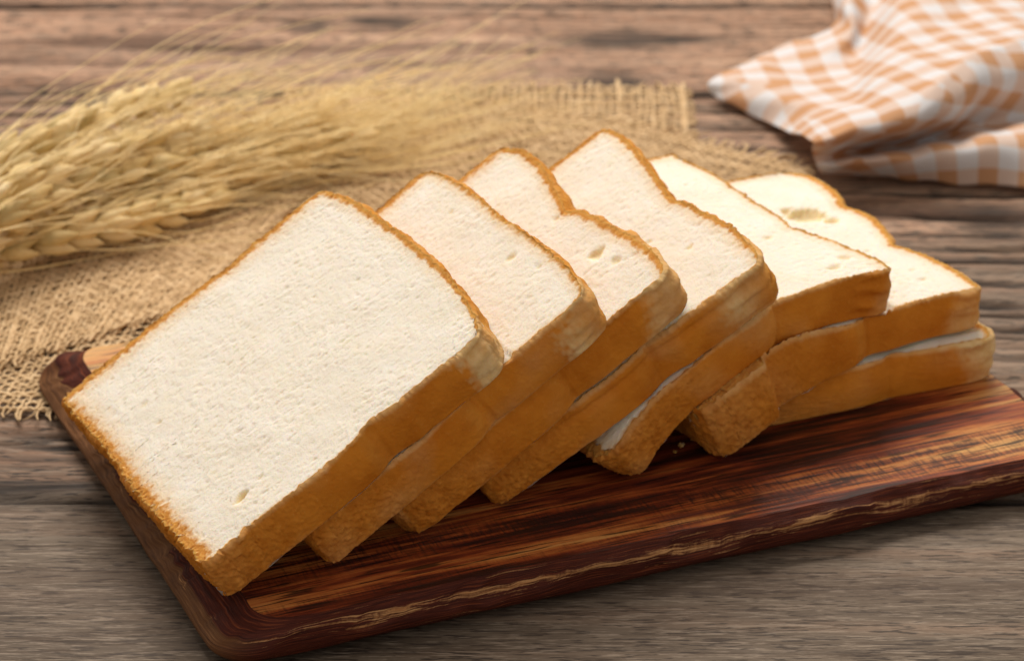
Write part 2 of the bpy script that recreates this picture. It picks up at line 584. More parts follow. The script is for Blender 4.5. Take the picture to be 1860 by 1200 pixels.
# ------------------------------------------------------------------ bread slices
# x, y, z of the lower front corner of the heel, yaw, tilt, roll, sag, width, height, thickness
SL = [[-0.08504, 0.71588, 0.01573, 0.48612, 0.52567, -0.00322, 0.0, 0.11953, 0.11088, 0.01637],
      [-0.05471, 0.73477, 0.01579, 0.48086, 0.55066, -0.01436, 0.0, 0.11189, 0.113, 0.01645],
      [-0.02894, 0.7533, 0.01492, 0.47995, 0.54493, -0.00955, 0.0, 0.11459, 0.11205, 0.01666],
      [-0.00334, 0.77302, 0.0146, 0.41219, 0.50622, 0.02234, 0.0, 0.11479, 0.11197, 0.01652],
      [0.04066, 0.7888, 0.01597, 0.59632, -0.11435, 0.00325, 1.0119, 0.1159, 0.11157, 0.01634],
      [0.06690, 0.80610, 0.0147, 0.57833, -0.09053, -0.00057, 0.59047, 0.11601, 0.1134, 0.01577],
      [0.07617, 0.82253, 0.01448, 0.39463, 0.0, 0.0, 0.0, 0.11517, 0.09602, 0.01644]]
H0 = .1124
# crown line (fraction of the width from the front, mm above the nominal height) and corner radii; holes (x mm, y mm, rx, ry, depth)
CROWN = [dict(c=[(0, -2.5), (.05, -.5), (.10, 2.2), (.18, 4), (.29, 5.2), (.42, 5.6), (.55, 5.6), (.68, 5), (.82, 4.2), (.92, 2.0), (1, -1)], rf=11, rb=5),
         dict(c=[(0, -1), (.06, 1), (.14, 2.8), (.38, 3.2), (.54, 2.2), (.69, 3.1), (.83, 2.4), (.95, .7), (1, -2)], rf=8, rb=5),
         dict(c=[(0, .6), (.05, 1.9), (.15, 3), (.28, 1.8), (.38, 1), (.47, -.6), (.52, -3.8), (.56, -2.8), (.65, .3), (.78, 3.7), (.87, 4.4), (.96, 2.4), (1, -1)], rf=6, rb=5),
         dict(c=[(0, .8), (.08, 1.8), (.21, 2.6), (.31, .6), (.42, -1.2), (.49, -4.2), (.55, -3.3), (.59, -2.6), (.68, -1), (.78, .4), (.92, 1.1), (.97, 0), (1, -3)], rf=6, rb=5),
         dict(c=[(0, -.5), (.06, .8), (.14, -.6), (.24, -3.0), (.31, -5.6), (.37, -8), (.41, -6.8), (.49, -5.4), (.57, -5.6), (.7, -3.5), (.83, -1.9), (.95, -3.0), (1, -6)], rf=4, rb=6),
         dict(c=[(0, -.8), (.03, -.3), (.14, 1.7), (.26, 1), (.32, -1.5), (.36, -3.8), (.41, -.2), (.49, 4.0), (.58, 7), (.63, 6.4), (.67, 3.4), (.72, 7), (.77, 9.6), (.86, 12.5), (.92, 12.5), (.96, 9.8), (1, 1)], rf=4, rb=6),
         dict(c=[(0, 1), (.1, 1), (.5, -1), (1, 0)], rf=7, rb=8)]
HOLES = [[(14, 23, 3.4, 1.7, 2.4), (15.5, 31, 1.4, 1.0, .9), (86, 19, 2.0, 1.4, .7), (73, 19, 1.8, 1.3, .7)],
         [(41, 107, 2.2, 1.7, 1.3), (27, 110, 1.5, 1.2, .8), (82, 106, 1.4, 1.0, .7)],
         [(31.5, 103, 3.3, 2.6, 2.0), (21.6, 105, 2.2, 1.7, 1.1), (60, 104, 1.5, 1.1, .8)],
         [(29, 100, 1.9, 1.5, 1.0), (45, 92, 1.7, 1.3, .9)],
         [(14, 103, 3.2, 1.8, 1.2), (9, 95, 3.0, 1.6, 1.2), (39, 91, 2.2, 1.4, .9)],
         [(78, 99, 8.0, 7.2, 4.8), (84, 95, 2.6, 2.2, 2.6), (70, 104, 4.0, 3.0, 2.6), (31, 96, 2.0, 1.3, .9), (14, 99, 2.2, 1.4, 1.0), (22, 101, 1.8, 1.2, .9), (42, 98, 1.7, 1.2, .8)],
         [(8, 92, 3, 1.5, 1.2)]]
NB = 512
Fa = band(NB, 4.2, 6.4, 31)      # 0.25 mm per sample
Fb = band(NB, 7, 11, 32)
Fc = band(NB, 15, 24, 33)
Fd = field(NB, 60, 60, 34)
Fe = band(NB, 4, 4, 35)
Ff = band(NB, 4.5, 16, 37)
Fj = field(NB, 8, 8, 36)


def outline(W, H, cr, seed):
    """four side polylines (front, back, heel, crown) in metres, corners rounded"""
    r = np.random.default_rng(seed)
    n = 900
    s = np.linspace(0, 1, n)
    # sides, x as function of y
    waist = 2.2e-3 * np.exp(-((s - .60) / .05) ** 2) + 1.0e-3 * np.exp(-((s - .75) / .18) ** 2) - .9e-3 * np.exp(-((s - .42) / .16) ** 2)
    fr = np.stack([waist * (1.0 if seed < 9 else .5), s * H], 1)
    bk = np.stack([W - .7 * (1.2e-3 * np.exp(-((s - .63) / .06) ** 2) - .8e-3 * np.exp(-((s - .35) / .2) ** 2)), s * H], 1)
    he = np.stack([s * W, .0006 * np.sin(s * 3.1 * math.pi + seed)], 1)
    top = H + 1e-3 * np.interp(s, [p_[0] for p_ in cr['c']], [p_[1] for p_ in cr['c']])
    tp_ = np.stack([s * W, top], 1)
    # closed: heel ->, back up, crown <-, front down
    P = np.concatenate([he, bk[1:], tp_[::-1][1:], fr[::-1][1:-1]])
    l = np.concatenate([[0], np.cumsum(np.linalg.norm(np.diff(np.concatenate([P, P[:1]]), axis=0), axis=1))])
    N = 2400
    t = np.linspace(0, l[-1], N, endpoint=False)
    Pc = np.concatenate([P, P[:1]])
    Q = np.stack([np.interp(t, l, Pc[:, 0]), np.interp(t, l, Pc[:, 1])], 1)
    cl = [l[0], l[n - 1], l[2 * n - 2], l[3 * n - 3]]      # heel front, heel back, crown back, crown front

    def sm(sig):
        f = np.fft.fftfreq(N, l[-1] / N)
        k = np.exp(-2 * (math.pi * f * sig) ** 2)
        return np.stack([np.fft.ifft(np.fft.fft(Q[:, c]) * k).real for c in (0, 1)], 1)
    R = sm(.0007)
    out_ = R.copy()
    for c, rad in zip(cl, (.0040, .0026, cr['rb'] * 1e-3 * .62, cr['rf'] * 1e-3 * .62)):
        d = np.minimum(np.abs(t - c), l[-1] - np.abs(t - c))
        wgt = np.clip(1.5 - d / (rad * 3.2), 0, 1)[:, None]
        wgt = wgt * wgt * (3 - 2 * wgt)
        out_ = out_ * (1 - wgt) + sm(rad) * wgt
    return out_, t, l[-1], cl


def slice_build(i):
    sx, sy, sz, yaw, tilt, roll, kap, W, H, T = SL[i]
    P, t, Lp, cl = outline(W, H, CROWN[i], i + 1)
    N = len(P)
    idx = [int(round(c / Lp * N)) % N for c in cl]
    big = i in (0,)
    nx, ny = (250, 240) if big else (205, 195)
    if i == 6:
        nx, ny = 150, 60

    def side(a, b, n):
        if b <= a:
            b += N
        q = np.linspace(a, b, n)
        k = np.arange(N + 1)
        Pc = np.concatenate([P, P[:1]])
        q = q % N
        return np.stack([np.interp(q, k, Pc[:, 0]), np.interp(q, k, Pc[:, 1])], 1)
    heel = side(idx[0], idx[1], nx)
    back_ = side(idx[1], idx[2], ny)
    crown = side(idx[2], idx[3], nx)[::-1]
    frnt = side(idx[3], idx[0], ny)[::-1]
    off = i * 77.0

    def jit(p):           # ragged cut edge
        a = samp(Fj, p[:, 0] * 4000 + off, p[:, 1] * 4000 + off)
        b = samp(Fj, p[:, 0] * 4000 + off + 200, p[:, 1] * 4000)
        amp = 2.6e-4 + 1.6e-4 * (p[:, 1:2] < .02)
        return p + np.stack([a, b], 1) * amp
    heel, back_, crown, frnt = map(jit, (heel, back_, crown, frnt))

    def coons(n1, n2):
        f = lambda c, n: np.stack([np.interp(np.linspace(0, 1, n), np.linspace(0, 1, len(c)), c[:, k]) for k in (0, 1)], 1)
        h, k, c, r = f(heel, n1), f(back_, n2), f(crown, n1), f(frnt, n2)
        u = np.linspace(0, 1, n1)[None, :, None]
        v = np.linspace(0, 1, n2)[:, None, None]
        return (1 - v) * h[None] + v * c[None] + (1 - u) * r[:, None] + u * k[:, None] - ((1 - u) * (1 - v) * h[0] + u * (1 - v) * h[-1] + (1 - u) * v * c[0] + u * v * c[-1])
    G = coons(nx, ny)
    X, Y = G[..., 0], G[..., 1]
    mx, my = X * 4000, Y * 4000
    # distance to the outline, from grid index (cells are nearly square)
    ii = np.minimum(np.arange(nx), np.arange(nx)[::-1])[None, :] * (W / nx)
    jj = np.arange(ny)[:, None] * (H / ny)
    jt = np.arange(ny)[::-1][:, None] * (H / ny)
    iif = np.arange(nx)[None, :] * (W / nx)
    iib = np.arange(nx)[::-1][None, :] * (W / nx)
    rimd = np.minimum(np.minimum(iif * 1.0 + .0006, iib * .28), np.minimum(jj * .27, jt * .40)) + 0 * X
    inner = np.clip(np.minimum(np.minimum(ii, jj), jt) / .0025, 0, 1)
    sc = 1.0 if i < 4 else .8
    ox, oy = off * 3, off * 5
    a = samp(Fa, mx + ox, my + oy)
    b = samp(Fb, mx + ox, my + oy)
    c = samp(Fc, mx + oy, my + ox)
    d = samp(Fd, mx + oy, my + ox)
    e = samp(Fe, mx + oy, my)
    f_ = samp(Ff, mx + ox, my)
    Z = 1e-3 * (.06 * (1 - 2 * np.abs(a)) + .065 * e + .035 * f_ - .20 * np.clip(b - .65 + .35 * d, 0, 2.0) - .20 * np.clip(c - 1.75 + .3 * d, 0, 1.3) - .14 * np.clip(e - .9 - .3 * d, 0, 1.5) + .14 * d)
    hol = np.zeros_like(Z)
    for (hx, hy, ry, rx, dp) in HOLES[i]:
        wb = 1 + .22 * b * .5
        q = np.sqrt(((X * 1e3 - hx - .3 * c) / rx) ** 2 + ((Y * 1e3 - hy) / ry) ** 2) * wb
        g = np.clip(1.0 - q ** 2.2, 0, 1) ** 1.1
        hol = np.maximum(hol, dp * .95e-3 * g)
    Z = Z * (1 - .8 * np.clip(hol / 1e-3, 0, 1)) - hol
    # crust lip sits a touch proud and grainy; heel rim is grainy
    heelz = np.exp(-jj / .004)
    Z = Z * inner + (1 - inner) * 1e-3 * (.10 * a + .12 * e) + heelz * 1e-3 * (.10 * a + .12 * e - .1)
    bulge = 0
    top = np.stack([X, Y, T + Z], -1).reshape(-1, 3)
    # bottom face
    ny2 = 30 if i != 6 else 12
    G2 = coons(nx, ny2)
    bot = np.concatenate([G2, np.zeros((ny2, nx, 1))], -1).reshape(-1, 3)
    nt, nb = nx * ny, nx * ny2
    V = np.concatenate([top, bot])
    q1 = gridq(nx, ny)
    q2 = gridq(nx, ny2, nt)[:, ::-1]
    k = np.arange(nx - 1)
    q3 = np.stack([k, nt + k, nt + k + 1, k + 1], -1)
    t0 = (ny - 1) * nx
    b0 = nt + (ny2 - 1) * nx
    q4 = np.stack([t0 + k + 1, b0 + k + 1, b0 + k, t0 + k], -1)
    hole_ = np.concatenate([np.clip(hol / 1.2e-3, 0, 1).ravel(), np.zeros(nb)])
    if i == 5:
        rimd = np.where((Y < .034) & (X < .020), np.minimum(rimd, .0004 + .0008 * np.clip(X / .02, 0, 1)), rimd)
    rim_ = np.concatenate([rimd.ravel() * 1e3, np.full(nb, 5.0)])
    # crust: perimeter ring (same points as the face edge) times profile
    tz = top.reshape(ny, nx, 3)
    per = np.concatenate([tz[0, :-1], tz[:-1, -1], tz[-1, ::-1][:-1], tz[::-1, 0][:-1]])
    m_ = len(per)
    pr2 = np.roll(per[:, :2], -3, 0) - np.roll(per[:, :2], 3, 0)
    pr2 /= np.linalg.norm(pr2, axis=1, keepdims=True) + 1e-12
    no = np.stack([pr2[:, 1], -pr2[:, 0]], 1)
    for _ in range(6):
        no = (np.roll(no, 1, 0) + no + np.roll(no, -1, 0)) / 3
    no /= np.linalg.norm(no, axis=1, keepdims=True)
    arc = np.concatenate([[0], np.cumsum(np.linalg.norm(np.diff(per[:, :2], axis=0), axis=1))])
    px_, py_ = per[:, 0], per[:, 1]
    isheel = np.exp(-np.clip(py_, 0, 1) / .012)
    grainy = np.clip(1.25 - py_ / (.32 * H), 0, 1)
    facefront = np.clip(-no[:, 0], 0, 1)
    facetop = np.clip(no[:, 1], 0, 1)
    nr = 32
    uu = np.linspace(0, 1, nr)
    crow, cg, cpale, ctop = [], [], [], []
    gro = {3: (.74, 1.1), 2: (.86, .5), 0: (.5, 0)}.get(i, (.5, 0))
    kk = np.exp(-2 * (math.pi * np.fft.fftfreq(m_, .0005) * .0016) ** 2)
    smp = np.stack([np.fft.ifft(np.fft.fft(per[:, c_]) * kk).real for c_ in (0, 1)], 1)
    for u in uu:
        endr = min(u, 1 - u)
        sb = min(1, u / .12)
        perx = per[:, :2] * (1 - sb) + smp * sb
        offx = .00085 * min(1, (endr / .045)) ** .5 if u < 1 else 0
        offx = offx if u > 0 else 0
        zz = per[:, 2] * (1 - u)
        r1 = samp(Fb, arc * 4000 + off, u * T * 4000 + off)
        r2 = samp(Fa, arc * 4000 + off, u * T * 4000 + off)
        r3 = samp(Fd, arc * 3000 + off, u * T * 3000 + off)
        r4 = samp(Fc, arc * 1500 + off, u * T * 5000 + off)
        amp = min(1, endr / .06)
        dsp = 1e-3 * (.10 * r2 * (.35 + grainy) + .10 * r1 * (.3 + grainy) + .30 * r3 + facetop * .35 * r4) * amp
        dsp += 1e-3 * amp * (.05 + .16 * grainy) * samp(Fe, arc * 4000 + off, u * T * 4000 + off)
        dsp += .0011 * math.sin(math.pi * u) * (.5 + .5 * facefront)
        dsp -= .0009 * facefront * np.exp(-((py_ / H - .585 - .004 * r3) / .010) ** 2) * amp
        # wrinkles near the crown corner and the pan-lid crease
        wr = np.exp(-((py_ / H - .93) / .05) ** 2)
        dsp += wr * 1e-3 * (.55 * samp(Fc, arc * 900 + off, u * T * 7000 + off * 2) * amp)
        if gro[1]:
            dsp -= facefront * gro[1] * 1e-3 * math.exp(-((u - (1 - gro[0])) / .07) ** 2) * np.clip(1.2 - np.abs(py_ / H - .5), 0, 1)
        crow.append(np.concatenate([perx + no * (offx + dsp)[:, None], zz[:, None]], 1))
        cg.append(grainy + 0 * zz)
        dcor = np.hypot(px_ - .004, py_ - H + .003)
        front_pale = np.clip((1.25 - dcor / (.0095 + .0024 * r3 + .001 * r1)) * 1.9, 0, 1)
        edgep = .6 * np.clip(1 - u / .10, 0, 1) * facefront * (1 - isheel)
        edgep2 = .25 * np.clip((u - .9) / .1, 0, 1) * facefront
        cpale.append(np.clip(front_pale * (.75 + .3 * r3) * [1.05, .75, .55, .4, .2, .2, .55][i] + edgep + edgep2 + .10 * r3, 0, 1))
        ctop.append(np.clip(facetop * 1.3 - .15, 0, 1) + 0 * zz)
    CV = np.concatenate(crow)
    CQ = gridq(m_, nr, 0, True)[:, ::-1]
    if i == 5:            # squashed heel of the drooping slice, fuller than the rest
        for arr in (V, CV):
            g = np.clip((.0265 - arr[:, 1]) / .0035, 0, 1)
            g = g * g * (3 - 2 * g)
            g3 = np.clip((.066 - arr[:, 1]) / .034, 0, 1)
            g3 = g3 * g3 * (3 - 2 * g3)
            arr[:, 2] += g3 * arr[:, 2] * .48
            arr[:, 0] -= g * .0048 * np.clip(1 - arr[:, 0] / .02, 0, 1)
    # bend and place
    yt = np.linspace(-.004, .125, 500)
    th = tilt + kap * np.clip(1 - yt / H0, 0, 1.05) ** 1.5
    c0 = np.concatenate([[0], np.cumsum((np.cos(th[1:]) + np.cos(th[:-1])) / 2 * np.diff(yt))])
    c1 = np.concatenate([[0], np.cumsum((np.sin(th[1:]) + np.sin(th[:-1])) / 2 * np.diff(yt))])
    c0 -= np.interp(0, yt, c0)
    c1 -= np.interp(0, yt, c1)
    ca, sa = math.cos(yaw), math.sin(yaw)
    b0v, a0v = np.array([ca, sa, 0]), np.array([-sa, ca, 0])
    kv = np.array([0, 0, 1.0])
    av = a0v * math.cos(roll) + kv * math.sin(roll)

    def place(A):
        y = A[:, 1]
        tt = np.interp(y, yt, th)
        return (np.array([sx, sy, sz]) + A[:, :1] * av + np.interp(y, yt, c0)[:, None] * b0v + np.interp(y, yt, c1)[:, None] * kv
                + A[:, 2:3] * (-np.sin(tt)[:, None] * b0v + np.cos(tt)[:, None] * kv))
    low = (np.array([sx, sy, sz]), a0v, b0v, W, c0, c1, math.sin(roll))
    return dict(V=place(V), Q=[q1, q2, q3, q4], rim=rim_, hole=hole_, CV=place(CV), CQ=CQ, grain=np.concatenate(cg), pale=np.concatenate(cpale), top=np.concatenate(ctop), low=low, o=np.array([sx, sy, sz]))


def clamp(P, low, eps=.0004):
    """soft bread gives way under the slice lying on it"""
    O, a0v, b0v, W, c0, c1, sr = low
    r = P - O
    a = r @ a0v
    b = r @ b0v
    kz = r[:, 2] - a * sr
    h = np.interp(b, c0, c1)
    ok = (a > -.001) & (a < W + .001) & (b > c0[0] + .004) & (b < c0[-1] - .010)
    pen = np.where(ok, np.maximum(kz - h + eps, 0), 0)
    P[:, 2] = np.maximum(P[:, 2] - pen, np.minimum(P[:, 2], TB + .0008))


sl = [slice_build(i) for i in range(7)]
for i in range(6):
    clamp(sl[i + 1]['V'], sl[i]['low'])
    clamp(sl[i + 1]['CV'], sl[i]['low'])
LAB = ['frontmost white bread slice, whole cut face showing, small oval hole near its lower corner',
       'second bread slice from the front, leaning on the third under the frontmost slice',
       'third bread slice from the front, with deep notch in its crown and round pale hole',
       'fourth bread slice from the front, tallest standing one with long crease along its side crust',
       'fifth bread slice from the front, sagging at its heel over the flat slices at right',
       'upper flat bread slice at the right end with large hole near its crown',
       'lowest bread slice lying flat on the board at the right end of the row']
for i, s in enumerate(sl):
    e = tag(empty('bread_slice', s['o']), LAB[i], 'bread slice', 'overlapping slices of white bread on the board')
    obj('crumb', mesh('crumb', s['V'] - s['o'], s['Q'], dict(rim=s['rim'], hole=s['hole'])), M_CRUMB, e)
    obj('crust', mesh('crust', s['CV'] - s['o'], s['CQ'], dict(grain=s['grain'], pale=s['pale'], top=s['top'])), M_CRUST, e)
# a few loose crumbs on the board
for (px, py, r) in ((1238, 812, .0011), (1226, 822, .0006), (1258, 800, .0005)):
    c = at(px, py, TB)
    n1, n2 = 9, 6
    a = np.linspace(0, 2 * math.pi, n1, endpoint=False)
    p = np.linspace(-1.45, 1.45, n2)
    A, Pp = np.meshgrid(a, p)
    rr = r * (1 + .3 * rng.standard_normal(A.shape))
    V = np.stack([rr * np.cos(Pp) * np.cos(A) * 1.3, rr * np.cos(Pp) * np.sin(A), rr * np.sin(Pp) * .7 + r * .75], -1).reshape(-1, 3)
    o = obj('bread_crumb', mesh('bread_crumb', V, [gridq(n1, n2, 0, True), np.arange(n1)[None, ::-1], (np.arange(n1) + n1 * (n2 - 1))[None]], dict(rim=np.full(len(V), 1.0))), M_CRUMB, None, c)
    tag(o, 'largest loose bread crumb on the dark board between the two drooping heels' if r > .001 else 'tiny bread crumb fallen on the dark board in front of the slices', 'crumb', 'crumbs on the board')


# ------------------------------------------------------------------ burlap
def burlap(label, edges, pitch, zbase, seed, fr, zfun=None):
    """edges: four pixel polylines (front, right, back, left); fr: fringe lengths (front, right, back, left) in m"""
    r = np.random.default_rng(seed)
    E = []
    for pl in edges:
        w_ = np.array([at(x, y) for x, y in pl])
        l = np.concatenate([[0], np.cumsum(np.linalg.norm(np.diff(w_, axis=0), axis=1))])
        E.append((w_, l))
    fron, righ, bac, lef = E
    nu = int(max(fron[1][-1], bac[1][-1]) / pitch)
    nv = int(max(righ[1][-1], lef[1][-1]) / pitch)

    def ev(e, t):
        w_, l = e
        return np.stack([np.interp(t * l[-1], l, w_[:, k]) for k in (0, 1)], -1)

    def S_(u, v):
        uc, vc = np.clip(u, 0, 1), np.clip(v, 0, 1)
        c00, c10, c01, c11 = ev(fron, np.array(0.)), ev(fron, np.array(1.)), ev(bac, np.array(0.)), ev(bac, np.array(1.))
        U, V_ = uc[..., None], vc[..., None]
        p = (1 - V_) * ev(fron, uc) + V_ * ev(bac, uc) + (1 - U) * ev(lef, vc) + U * ev(righ, vc) - ((1 - U) * (1 - V_) * c00 + U * (1 - V_) * c10 + (1 - U) * V_ * c01 + U * V_ * c11)
        return p
    wav = field(512, 80, 80, seed + 5)

    def threads(n, m, along_u, ext0, ext1, seed2):
        rr = np.random.default_rng(seed2)
        sub = 2
        k = np.arange(m * sub + 1) / (m * sub)
        lines = (np.arange(n) + .5) / n
        A, Bv = np.meshgrid(k, lines)
        jl = rr.standard_normal((n, 1)) * .22 / n
        Bj = Bv + jl + .12 / n * samp(Fd, A * 400 + seed2, Bv * 3000)
        P2 = S_(A, Bj) if along_u else S_(Bj, A)
        sgn = np.where((np.arange(n)[:, None] + np.arange(m * sub + 1)[None] // 1) % 2 == 0, 1, -1)
        ph = np.cos(math.pi * (np.arange(m * sub + 1)[None] / sub + np.arange(n)[:, None] + (0 if along_u else 1)))
        z = zbase + .0007 + .00042 * ph + .0006 * (samp(wav, P2[..., 0] * 1000, P2[..., 1] * 1000) + 1)
        if zfun is not None:
            z = z + zfun(P2[..., 0], P2[..., 1])
        P3 = np.concatenate([P2, z[..., None]], -1)
        th = rr.normal(1, .18, (n, 1)).clip(.6, 1.5)
        R = pitch * .195 * th * (1 + .22 * samp(Fb, A * m * 2 + seed2, Bv * 9000))
        # fringe ends
        outs = []
        for (end, ext) in ((0, ext0), (-1, ext1)):
            if ext <= 0:
                continue
            p0 = P3[:, end]
            d = P3[:, 0] - P3[:, 3] if end == 0 else P3[:, -1] - P3[:, -4]
            d[:, 2] = 0
            d /= np.linalg.norm(d, axis=1, keepdims=True)
            sd = np.stack([-d[:, 1], d[:, 0], 0 * d[:, 0]], 1)
            Ln = ext * rr.uniform(.35, 1.15, (n, 1))
            cur = rr.normal(0, .30, (n, 1))
            lif = rr.uniform(0, .12, (n, 1))
            ss_ = np.linspace(0, 1, 5)
            F_ = np.stack([p0 + d * Ln * s + sd * Ln * cur * s * s + np.array([0, 0, 1]) * (lif * Ln * s * (1.4 - s)) for s in ss_], 1)
            F_[:, :, 2] = np.maximum(F_[:, :, 2] - .0003 * ss_[None], .0007)
            FR = R[:, end][:, None] * np.array([1, 1, .95, .85, .55])[None]
            outs.append((F_, FR))
        return P3, R, outs
    w1, r1, f1 = threads(nv, nu, True, fr[3], fr[1], seed * 3 + 1)
    w2, r2, f2 = threads(nu, nv, False, fr[0], fr[2], seed * 3 + 2)
    e = tag(empty('burlap_cloth', S_(np.array(.5), np.array(.5)).tolist() + [0]), label, 'burlap', 'burlap pieces under the wheat and bread')
    o0 = np.array(e.location)
    vs, qs, b = [], [], 0
    for P3, R in ((w1, r1), (w2, r2)):
        v, q = tubes(P3, R, 4)
        vs.append(v)
        qs.append(q + b)
        b += len(v)
    tag(obj('weave', mesh('weave', np.concatenate(vs) - o0, np.concatenate(qs)), M_JUTE, e), kind='stuff')
    vs, qs, b = [], [], 0
    for P3, R in f1 + f2:
        v, q = tubes(P3, R, 4)
        vs.append(v)
        qs.append(q + b)
        b += len(v)
    if vs:
        tag(obj('fringe', mesh('fringe', np.concatenate(vs) - o0, np.concatenate(qs)), M_JUTE, e), kind='stuff')


burlap('small straight burlap piece at the back, its fringed edge facing the bare table',
       [[(420, 430), (1275, 430)], [(1275, 430), (1252, 165)], [(520, 165), (900, 162), (1252, 165)], [(420, 430), (520, 165)]], .0031, .0, 3, (0, .002, .007, 0))
burlap('large slanted burlap cloth under the bread board, its frayed right corner near the napkin',
       [[(-330, 752), (0, 757), (200, 760), (900, 760)], [(900, 760), (1475, 318)], [(590, 172), (900, 205), (1180, 248), (1475, 318)], [(-330, 752), (-160, 470), (150, 300), (590, 172)]], .0026, .0012, 4, (.006, .003, .009, 0))
burlap('burlap flap on top at the left, its frayed front edge beside the board corner',
       [[(-200, 735), (90, 650), (330, 578)], [(330, 578), (500, 430), (600, 330)], [(-200, 420), (200, 370), (600, 330)], [(-200, 735), (-200, 420)]], .0030, .0032, 5, (.006, 0, 0, 0))


# ------------------------------------------------------------------ wheat
def grain_mesh(seed):
    r = np.random.default_rng(seed)
    n1, n2 = 8, 9
    t = np.linspace(0, 1, n2)
    a = np.linspace(0, 2 * math.pi, n1, endpoint=False)
    rad = .0023 * np.sin(math.pi * np.clip(t, .03, .985) ** .8) ** .8 * (1 - .25 * t) + .0001
    A, Tt = np.meshgrid(a, t)
    Rr = rad[:, None] * (1 + .10 * np.cos(3 * A + seed) + .05 * r.standard_normal(A.shape))
    x = Tt * .0125
    y = Rr * np.cos(A) * 1.15
    z = Rr * np.sin(A) * .95 + .0012 * np.sin(math.pi * Tt)
    V = np.stack([x, y, z], -1).reshape(-1, 3)
    return mesh('grain', V, [gridq(n1, n2, 0, True), np.arange(n1)[None, ::-1], (np.arange(n1) + n1 * (n2 - 1))[None]])


GR = [grain_mesh(k) for k in range(4)]
for g in GR:
    g.materials.append(M_GRAIN)
EARS = [  # pixel polyline base to tip with height in cm, label
    ([(-150, 385, 3.0), (0, 297, 3.1), (150, 235, 3.0), (265, 190, 2.6), (330, 172, 2.2)], 'topmost of the wheat ears at the left, greenish grains turned up, farthest above the burlap'),
    ([(-160, 430, 3.6), (0, 352, 3.6), (110, 306, 3.5), (230, 270, 3.2), (350, 246, 2.8)], 'wheat ear in the middle of the bundle, lying over the others'),
    ([(-160, 470, 2.8), (0, 405, 2.9), (110, 350, 2.8), (220, 318, 2.5), (350, 300, 2.0)], 'wheat ear with fat pale grains, second from the near side of the bundle'),
    ([(-150, 505, 1.4), (0, 452, 1.5), (130, 425, 1.5), (260, 392, 1.4), (400, 352, 1.0)], 'nearest wheat ear of the bundle, lying low on the burlap'),
    ([(180, 330, 2.0), (330, 282, 2.2), (460, 258, 1.9), (590, 222, 1.5)], 'golden wheat ear whose tip reaches farthest back among the awns'),
    ([(240, 345, 1.6), (390, 305, 1.7), (530, 282, 1.4), (672, 250, 1.0)], 'golden wheat ear reaching farthest right, its tip lying on the burlap'),
    ([(150, 400, 1.0), (280, 355, 1.2), (400, 335, 1.1), (520, 316, .9)], 'brown wheat ear low on the burlap below the golden tips'),
]


def rot_to(d, up):
    x = d / np.linalg.norm(d)
    y = np.cross(up, x)
    y /= np.linalg.norm(y)
    return np.stack([x, y, np.cross(x, y)], 1)


